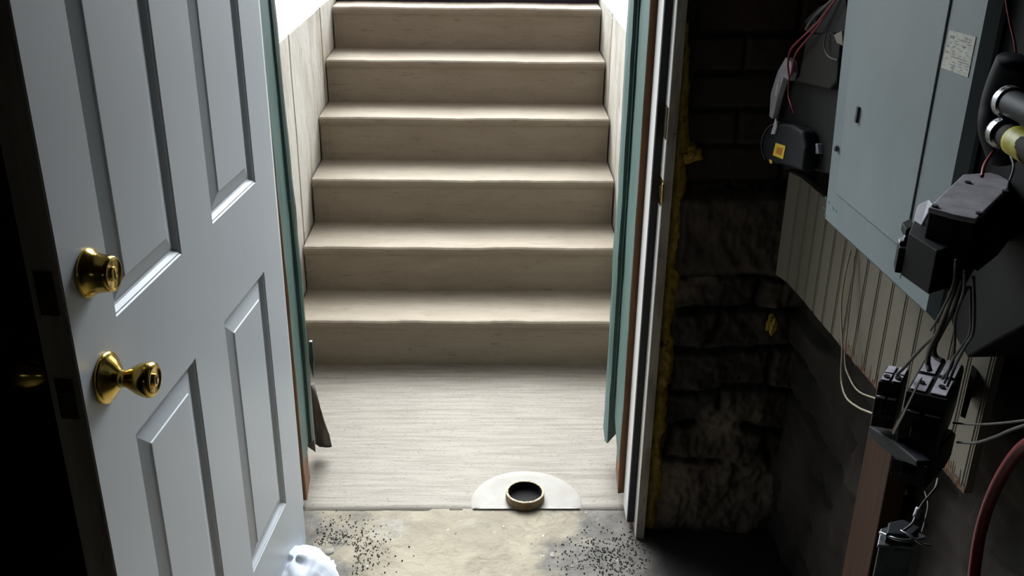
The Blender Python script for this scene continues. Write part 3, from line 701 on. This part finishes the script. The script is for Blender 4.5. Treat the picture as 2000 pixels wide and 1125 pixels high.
# ------------------------------------------------------------------ electrical panel
pn = thing('electrical_panel', LW(-1.32, .70, 1.015), 'grey steel electrical panel with slanted hanging cover on the beadboard', 'electrical panel')
pd = .64
def lf(z): return -1.5135-(z-1.016)*.10             # cover's left edge hangs slightly out of plumb
ZT = 1.80
def quad(xa_, xb_, z0_, z1_, d0, d1):
    bm = nb(); P = [LW(xa_(z0_), d0, z0_), LW(xb_(z0_), d0, z0_), LW(xb_(z1_), d0, z1_), LW(xa_(z1_), d0, z1_)]
    return prism(bm, P, WN*(d1-d0))
obj('enclosure', quad(lambda z: -1.495, lambda z: -1.160, 1.045, ZT, pd+.016, bd-.001), M['black'], pn)  # box body coloured black for the shade on its side away from the door
# cover with chamfered rim
bm = nb()
def ringp(o, d): return [LW(lf(1.016)+o, d, 1.016+o), LW(-1.123-o, d, 1.016+o), LW(-1.123-o, d, ZT-o), LW(lf(ZT)+o, d, ZT-o)]
rs = [[bm.verts.new(p) for p in ringp(o, d)] for o, d in ((0, pd+.018), (.0, pd+.012), (.012, pd), (.013, pd))]
for A, B in zip(rs, rs[1:]):
    for q in range(4): bm.faces.new((A[q], A[(q+1) % 4], B[(q+1) % 4], B[q]))
bm.faces.new(rs[-1]); bm.faces.new(rs[0][::-1])
obj('cover', bm, M['panel'], pn)
dl, drr = (lambda z: lf(z)+.052), (lambda z: -1.2185)
bm = quad(dl, drr, 1.082, ZT-.05, pd-.0022, pd+.001)
dd = obj('panel_door', bm, M['panel_door'], pn, bevel=.0008)
obj('door_seam', quad(lambda z: -1.2183, lambda z: -1.2165, 1.04, ZT-.02, pd-.0003, pd+.001), M['seam'], pn)
obj('door_seam', quad(lambda z: dl(1.08), lambda z: -1.2183, 1.0785, 1.0805, pd-.0003, pd+.001), mat('soft_grey_seam', '7d898c', None, .6), pn)
for (px, py, s, nm) in ((1677, 224, 1.0, 'door_latch'), (1634, 290, .8, 'screw')):
    c = atW(px, py, pd-.002); xx = c.dot(WX)
    bm = nb(); 
    if s == 1.0: prism(bm, [LW(xx-.003, pd-.006, c.z-.012), LW(xx+.003, pd-.006, c.z-.012), LW(xx+.003, pd-.006, c.z+.012), LW(xx-.003, pd-.006, c.z+.012)], WN*.006)
    else: lathe(bm, [(0, -.004), (.004, -.003), (.0055, 0)], Matrix.Translation(c) @ Matrix.Rotation(math.pi/2, 4, 'Y'), 16)
    o = obj(nm, bm, M['ink'], pn)
c = atW(1895, 128, pd-.001)
lp = [atW(1854, 58, pd-.0008), atW(1906, 72, pd-.0008), atW(1890, 151, pd-.0008), atW(1838, 132, pd-.0008)]
lb = obj('paper_label', prism(nb(), lp, WN*.0006), M['paper'], pn); lb['label'] = 'worn white instruction label'
bm = nb()   # faded print lines on the label, illegible in the photo
U = (lp[1]-lp[0]); V_ = (lp[3]-lp[0])
for r_ in range(13):
    v0 = .10+r_*.066; u_ = .30
    while u_ < .9:
        l_ = random.uniform(.03, .12)
        if random.random() < .55:
            p = lp[0]+U*u_+V_*v0-WN*.0004
            prism(bm, [p, p+U*l_, p+U*l_+V_*.018, p+V_*.018], WN*.0003)
        u_ += l_+.03
p = lp[0]+U*.1+V_*.12-WN*.0004; prism(bm, [p, p+U*.14, p+U*.14+V_*.07, p+V_*.07], WN*.0003)
e = obj('print', bm, mat('pale_grey_ink', 'a0a19e', None, .8), lb)
p = atW(1893, 122, pd-.001)
bm = nb()
for (px, py, l_) in ((1611, 382, 9), (1617, 392, 6), (1625, 402, 10), (1607, 404, 5), (1631, 410, 6), (1609, 418, 5)):
    prism(bm, [atW(px, py, pd-.0004), atW(px+3, py+l_*.4, pd-.0004), atW(px+4, py+l_, pd-.0004), atW(px+1, py+l_*.6, pd-.0004)], WN*.0003)
e = obj('paint_smear', bm, M['green_smear'], pn); e['label'] = 'green paint scrapes'
# black box standing right of the panel
bm = nb(); prism(bm, [atW(1853, 612, .66), atW(1864, 657, .66), atW(1889, 699, .66), atW(1966, 655, .66), atW(2100, 585, .66), atW(2140, -60, .66), atW(1985, -60, .66)], WN*.08)
top('black_enclosure', bm, M['black'], 'large matt black box right of the grey electrical panel', 'electrical box', bevel=.003)

# ------------------------------------------------------------------ breakers
def prz(pts, z, h):            # outline on the horizontal plane z, extruded down by h
    return prism(nb(), [atZ(x, y, z) for x, y in pts], (0, 0, -h))
def lerp2(a, b, t): return a+(b-a)*t
# big switch unit hanging in front of the panel
zt = 1.232
q = [(1812, 410), (1880, 345), (1932, 341), (1972, 352), (1968, 372), (1906, 433), (1862, 424)]
P = [atZ(x, y, zt) for x, y in q]; cen = sum(P, Vector())/len(P)
bs = thing('hanging_switch_unit', cen-Vector((0, 0, .08)), 'large dark switch unit with dusty grey top hanging before the grey panel', 'switch')
obj('housing', prism(nb(), [p+(cen-p)*.03 for p in P], (0, 0, -.062)), M['black'], bs, bevel=.002)
t_ = obj('top_plate', prism(nb(), [p+Vector((0, 0, .003)) for p in P], (0, 0, -.006)), M['plastic_top'], bs, bevel=.0015); t_['label'] = 'dusty grey top plate'
for (x, y) in ((1890, 357), (1826, 404), (1963, 375), (1912, 418)):
    c = atZ(x, y, zt+.003); obj('screw', lathe(nb(), [(.0035, 0), (.0035, .002), (0, .0022)], Matrix.Translation(c), 14), M['ink'], t_)
# white side wing
obj('white_cover', prism(nb(), [atZ(1785, 430, 1.20), atZ(1792, 400, 1.215), atZ(1815, 388, 1.225), atZ(1822, 398, 1.225), atZ(1800, 440, 1.2)], (0, 0, -.01)), M['white_plastic'], bs, bevel=.002)
# stepped terminal block on the left, lower body
def blk(pts, z, h, m, name, par, bev=.001): return obj(name, prz(pts, z, h), M[m], par, bevel=bev)
blk([(1790, 420), (1822, 400), (1905, 432), (1900, 470), (1830, 490), (1775, 455)], 1.20, .05, 'black', 'lower_housing', bs)
blk([(1762, 434), (1779, 426), (1786, 440), (1770, 449)], 1.195, .010, 'black', 'terminal_block', bs)
blk([(1766, 448), (1778, 441), (1788, 452), (1766, 464)], 1.188, .006, 'plastic_top', 'terminal', bs)
blk([(1754, 470), (1772, 460), (1800, 470), (1790, 488), (1756, 484)], 1.18, .030, 'black', 'terminal_block', bs)
blk([(1755, 466), (1776, 456), (1780, 464), (1757, 473)], 1.184, .004, 'plastic_top', 'terminal', bs)
blk([(1775, 490), (1800, 470), (1920, 480), (1895, 520), (1835, 535)], 1.165, .020, 'black', 'base_strip', bs)
blk([(1880, 450), (1906, 434), (1990, 365), (2000, 400), (1960, 450), (1920, 480)], 1.20, .03, 'black', 'side_housing', bs)
blk([(1838, 425), (1858, 430), (1858, 436), (1838, 431)], 1.205, .012, 'dark_navy', 'vent', bs, .0005)

# pair of black breakers hanging below
def breaker(name, pts, z, h, label):
    P = [atZ(x, y, z) for x, y in pts]; c = sum(P, Vector())/4
    t = thing(name, c-Vector((0, 0, h)), label, 'circuit breaker', 'black breakers dangling below the panel')
    U, V = P[1]-P[0], P[3]-P[0]          # P0 front-left, P1 front-right, P2 back-right, P3 back-left
    at = lambda u, v, dz=0: P[0]+U*u+V*v+Vector((0, 0, dz))
    prof = [(0, 0), (0, -.28), (-.07, -.30), (-.07, -.72), (0, -.78), (0, -1), (.8, -1), (1.0, -.8), (1.0, -.15), (.88, 0)]
    bm = nb(); prism(bm, [P[0]+V*a+Vector((0, 0, b*h)) for a, b in prof], U); obj('casing', bm, M['black'], t, bevel=.0012)
    for k, (u0_, u1_) in enumerate(((.06, .44), (.56, .94))):
        bm = nb(); prism(bm, [at(u0_, .05, .001), at(u1_, .05, .001), at(u1_, .42, .001), at(u0_, .42, .001)], (0, 0, .0015)); 
        tp = obj('terminal', bm, M['plastic_top'], t, bevel=.0005)
        c = at((u0_+u1_)/2, .22, .003); obj('terminal_screw', lathe(nb(), [(.0042, 0), (.0042, .0015), (.001, .0015), (0, .0005)], Matrix.Translation(c), 14), M['wire_black'], tp)
        bm = nb(); prism(bm, [at(u0_, .5, .001), at(u1_, .5, .001), at(u1_, .92, .0), at(u0_, .92, .0)], (0, 0, .0012)); obj('lug', bm, M['plastic_top'], t, bevel=.0005)
        bm = nb(); prism(bm, [at(u0_, -.004/max(V.length, .01), -.27*h), at(u1_, -.004/max(V.length, .01), -.27*h), at(u1_, -.004/max(V.length, .01), -.27*h-.003), at(u0_, -.004/max(V.length, .01), -.27*h-.003)], V.normalized()*-.002)
        obj('label_edge', bm, M['plastic_top'], t)
    bm = nb(); prism(bm, [at(.3, -.07, -.42*h), at(.7, -.07, -.42*h), at(.66, -.16, -.5*h), at(.34, -.16, -.5*h)], (0, 0, -.012)); o = obj('toggle', bm, M['black'], t, bevel=.001)
    return t
breaker('circuit_breaker', [(1716, 745), (1760, 752), (1778, 722), (1735, 712)], .930, .070, 'smaller black breaker at the left of the dangling pair below the panel')
breaker('circuit_breaker', [(1770, 764), (1850, 782), (1885, 722), (1812, 690)], .940, .088, 'wider black breaker with grey terminals at the right of the dangling pair')
breaker('circuit_breaker', [(1750, 872), (1822, 890), (1868, 832), (1800, 822)], .855, .052, 'third black breaker hanging lowest beneath the dangling pair')
bm = prz([(1888, 757), (1898, 762), (1912, 716), (1898, 712)], .925, .045); top('breaker_spacer', bm, M['black'], 'narrow black block against the right side of the wider breaker', 'electrical block', bevel=.001)
bm = nb(); prism(bm, [atW(1697, 832, .60), atW(1745, 862, .60), atW(1790, 900, .60), atW(1790, 912, .60), atW(1745, 893, .60), atW(1697, 852, .60)], WN*.02)
top('dark_strap', bm, M['dark_navy'], 'dark blue-black strap slung under the smaller breaker', 'strap', bevel=.002)
bm = nb(); prism(bm, [atW(1795, 742, .585), atW(1800, 737, .585), atW(1764, 812, .585), atW(1745, 848, .585), atW(1742, 846, .585)], WN*.0015)
top('metal_strip', bm, M['wire_grey'], 'thin grey metal strip between the two dangling breakers', 'strip')

# metal receptacle box at the bottom
zt = .762
P = [atZ(x, y, zt) for x, y in ((1716, 1068), (1783, 1072), (1806, 1052), (1760, 1030), (1722, 1038))]; cen = sum(P, Vector())/5
rb = thing('metal_junction_box', cen-Vector((0, 0, .16)), 'small grey metal junction box dangling at the bottom beside the wooden post', 'junction box')
obj('box_body', prism(nb(), P, (0, 0, -.16)), M['box_metal'], rb, bevel=.002)
obj('rim', prism(nb(), [p+(p-cen)*.08 for p in P], (0, 0, .004)), M['silver'], rb, bevel=.001)
obj('receptacle', prism(nb(), [p+(cen-p)*.25 for p in P], (0, 0, .018)), M['dark_navy'], rb, bevel=.002)
bm = nb(); tube(bm, [atZ(1718, 1040, zt+.01), atZ(1760, 1055, zt+.016), atZ(1805, 1052, zt+.012)], .0022); obj('mounting_strap', bm, M['silver'], rb, smooth=True)
bm = nb(); tube(bm, [atZ(1745, 1030, zt+.014), atZ(1775, 1045, zt+.018), atZ(1800, 1062, zt+.012), atZ(1818, 1066, zt+.01)], .0018); obj('mounting_strap', bm, M['silver'], rb, smooth=True)
for (x, y) in ((1708, 1110), (1770, 1084)):
    c = atW(x, y, .535); 
e = atZ(1770, 1090, .74)

# ------------------------------------------------------------------ wires
def wire(name, pts, r, m, label, cat='wire', group=None, n=8):
    P = [atW(x, y, d) for x, y, d in pts]
    return top(name, tube(nb(), P, r, n), M[m], label, cat, group, smooth=True)
wire('white_wire', [(1662, 488, .735), (1650, 540, .725), (1643, 600, .72), (1645, 680, .715), (1643, 740, .71), (1652, 775, .70), (1675, 795, .68), (1705, 808, .66)], .0017, 'wire_white', 'white wire looping down over the beadboard in front of the post')
wire('brown_wire', [(1669, 500, .738), (1664, 560, .735), (1655, 640, .73), (1650, 705, .725), (1660, 740, .72), (1678, 765, .70), (1715, 780, .66)], .0014, 'wire_white', 'thinner darker wire running just right of the white looping wire')
wire('black_wire', [(1890, 560, .60), (1868, 600, .60), (1840, 640, .60), (1800, 680, .61), (1762, 722, .615), (1742, 738, .62)], .0022, 'wire_grey', 'straight dark wire slanting down to the smaller dangling breaker')
wire('black_wire', [(1868, 520, .55), (1862, 570, .56), (1836, 640, .58), (1818, 680, .60), (1812, 705, .61), (1816, 725, .61)], .0034, 'wire_black', 'thick black wire entering the middle of the wider breaker')
wire('black_wire', [(1880, 540, .56), (1862, 600, .57), (1842, 640, .59), (1826, 672, .60), (1826, 694, .61), (1842, 706, .61)], .0034, 'wire_black', 'second thick black wire curving beside the first to the wider breaker')
wire('grey_wire', [(1867, 508, .52), (1860, 560, .55), (1838, 610, .57), (1818, 645, .60)], .0014, 'wire_grey', 'thin pale grey wire leaving the underside of the switch unit')
wire('blue_wire', [(1884, 530, .54), (1882, 570, .56), (1866, 620, .58), (1864, 680, .60), (1858, 716, .61), (1840, 740, .61)], .0018, 'wire_blue', 'blue-grey wire hanging leftmost of the three over the black box')
wire('blue_wire', [(1901, 540, .55), (1903, 600, .56), (1900, 650, .57), (1886, 675, .58), (1868, 710, .60), (1850, 755, .60)], .0018, 'wire_blue', 'blue-grey wire bowing furthest right over the black box')
wire('blue_wire', [(1896, 560, .56), (1896, 640, .57), (1884, 668, .59), (1862, 702, .60), (1845, 748, .605)], .0016, 'wire_blue', 'blue-grey wire hanging in the middle of the three over the black box')
wire('grey_wire', [(1862, 826, .68), (1900, 829, .64), (1950, 827, .58), (2030, 818, .52)], .0014, 'wire_grey', 'thin grey wire running level to the right from the breakers')
wire('grey_wire', [(1870, 864, .66), (1905, 865, .62), (1945, 853, .57), (1975, 840, .54), (2030, 822, .50)], .0017, 'wire_grey', 'grey wire rising to the right below the level one')
wire('red_cable', [(2045, 850, .47), (2000, 872, .47), (1965, 915, .47), (1935, 975, .47), (1915, 1040, .47), (1904, 1110, .47), (1898, 1180, .47)], .0052, 'wire_bred', 'thick red cable curving down at the bottom right corner', 'cable', n=12)
# wire with splice to the junction box
wire('grey_wire', [(1832, 935, .60), (1826, 955, .59), (1805, 980, .58), (1790, 1003, .57), (1782, 1022, .56), (1765, 1036, .545)], .0016, 'wire_grey', 'grey wire dropping from the lowest breaker to the metal junction box')
P = [atW(1795, 992, .573), atW(1788, 1010, .568)]
top('wire_splice', tube(nb(), P, .0036, 10, 4), M['white_plastic'], 'small pale splice sleeve on the wire above the junction box', 'connector', smooth=True)
wire('thin_wire', [(1806, 960, .60), (1812, 985, .59), (1808, 1010, .58), (1800, 1040, .56)], .0008, 'wire_grey', 'hair-thin wire beside the spliced wire')

# ------------------------------------------------------------------ left cluster behind the panel
cl = thing('breaker_cluster', atW(1580, 330, .66), 'bundle of black electrical gear left of the grey panel, with a white label strip', 'electrical gear')
def pw(pts, d, th, m, name, par=cl, bev=.003): return obj(name, prism(nb(), [atW(x, y, d) for x, y in pts], WN*th), M[m], par, bevel=bev)
pw([(1543, 168), (1566, 118), (1580, 66), (1632, 70), (1650, 60), (1665, 180), (1655, 350), (1580, 330), (1530, 330), (1520, 250)], .672, .06, 'black', 'casing')
pw([(1560, 150), (1575, 70), (1625, 62), (1640, 90), (1634, 160), (1620, 175), (1548, 158)], .655, .03, 'dark_brown', 'upper_cover')
pw([(1570, 40), (1600, 12), (1650, -10), (1660, 70), (1580, 66)], .66, .05, 'black', 'top_block')
pw([(1534, 112), (1545, 120), (1546, 142), (1540, 158), (1530, 150), (1518, 190), (1508, 232), (1502, 228), (1505, 182), (1518, 140)], .652, .012, 'white_plastic', 'label_strip', bev=.0015)
pw([(1518, 158), (1524, 150), (1517, 182), (1512, 190)], .6505, .002, 'paper', 'label', bev=.0004)
pw([(1505, 262), (1514, 230), (1517, 245), (1512, 262)], .640, .004, 'white_plastic', 'white_clip', bev=.001)
pw([(1576, 282), (1596, 280), (1598, 300), (1578, 302)], .664, .01, 'white_plastic', 'connector', bev=.002)
pw([(1628, 68), (1644, 60), (1646, 90), (1634, 84)], .65, .006, 'bead', 'terminal', bev=.001)
# round motor-like unit with yellow sticker
mt = thing('round_black_unit', atW(1535, 335, .65), 'rounded black unit with a yellow and orange sticker below the electrical bundle', 'electrical unit')
pts = []
for (x, y) in ((1487, 290), (1490, 268), (1500, 250), (1520, 240), (1545, 243), (1566, 256), (1572, 290), (1566, 335), (1530, 322), (1500, 318), (1490, 306)): pts.append((x, y))
obj('housing', prism(nb(), [atW(x, y, .644) for x, y in pts], WN*.026), M['dark_navy'], mt, bevel=.006, seg=3)
obj('side_rim', tube(nb(), [atW(x, y, .642) for x, y in ((1494, 312), (1487, 290), (1490, 266), (1502, 247), (1522, 238))], .0012, 8), M['wire_grey'], mt, smooth=True)
def sq(pts, m, name, par, d): return obj(name, prism(nb(), [atW(x, y, d) for x, y in pts], WN*.0008), M[m], par)
s1 = sq([(1515, 279), (1534, 285), (1529, 311), (1509, 303)], 'yellow', 'sticker', mt, .6425); s1['label'] = 'yellow sticker'
sq([(1518, 287), (1528, 290), (1525, 303), (1515, 299)], 'orange', 'sticker_mark', s1, .6418)
sq([(1502, 311), (1508, 313), (1507, 320), (1503, 318)], 'yellow', 'yellow_dot', mt, .6425)
# red wires over the bundle
wire('red_wire', [(1640, -12, .65), (1600, 40, .645), (1568, 72, .64), (1545, 96, .64), (1539, 125, .64), (1542, 152, .645)], .0018, 'wire_red', 'outermost dark red wire looping over the left bundle')
wire('red_wire', [(1636, -8, .655), (1598, 50, .65), (1570, 84, .645), (1555, 104, .645), (1549, 125, .645), (1545, 148, .65)], .0018, 'wire_red', 'inner dark red wire looping over the left bundle')
wire('red_wire', [(1541, 150, .65), (1540, 185, .648), (1545, 205, .646), (1552, 222, .65)], .0016, 'wire_red', 'short red wire dropping toward the round black unit')
wire('grey_wire', [(1614, 60, .65), (1610, 90, .648), (1618, 110, .648), (1636, 118, .65)], .0012, 'wire_grey', 'thin grey loop on the brown cover of the left bundle')
wire('grey_cable', [(1660, -30, .665), (1610, 15, .66), (1590, 35, .655), (1575, 58, .65)], .0035, 'wire_grey', 'grey sheathed cable coming down onto the left bundle', 'cable')

# ------------------------------------------------------------------ right edge: conduit elbow with silver rings and yellow tape
cn = thing('cable_conduit', atW(1985, 270, .56), 'dark conduit with two silver rings and yellow tape at the right edge', 'conduit')
obj('hose', tube(nb(), [atW(x, y, d) for x, y, d in ((1985, 120, .60), (1968, 160, .60), (1954, 205, .60), (1950, 250, .60), (1965, 300, .62))], .020, 16), M['dark_navy'], cn, smooth=True)
def sleeve(p0, p1, r, m, nm, par=cn):
    return obj(nm, tube(nb(), [atW(*p0), atW(*p1)], r, 20, 6), M[m], par, smooth=True)
sleeve((1972, 200, .56), (2040, 232, .54), .0130, 'dark_navy', 'pipe'); sleeve((1966, 197, .56), (1976, 202, .56), .0160, 'silver', 'ring')
sleeve((1962, 262, .56), (2060, 318, .53), .0125, 'dark_brown', 'pipe'); sleeve((1955, 258, .56), (1965, 264, .558), .0155, 'silver', 'ring')
sleeve((1985, 275, .552), (2020, 296, .545), .0145, 'tape', 'tape')
sleeve((1996, 290, .5395), (2010, 298, .5385), .006, 'white_plastic', 'tag')
wire('dark_red_wire', [(1962, -20, .62), (1972, 40, .62), (1983, 90, .62), (1985, 140, .62)], .0014, 'wire_red', 'dark red wire hanging at the right edge above the conduit')
wire('red_wire', [(1945, 290, .60), (1930, 310, .58), (1922, 325, .56), (1918, 345, .55)], .0018, 'wire_red', 'short red wire entering the top of the hanging switch unit')
wire('grey_wire', [(1972, 300, .58), (1980, 325, .57), (1972, 355, .56)], .0012, 'wire_grey', 'short grey wire at the back of the hanging switch unit')
for o in bpy.data.objects:
    if '_local' in o: del o['_local']
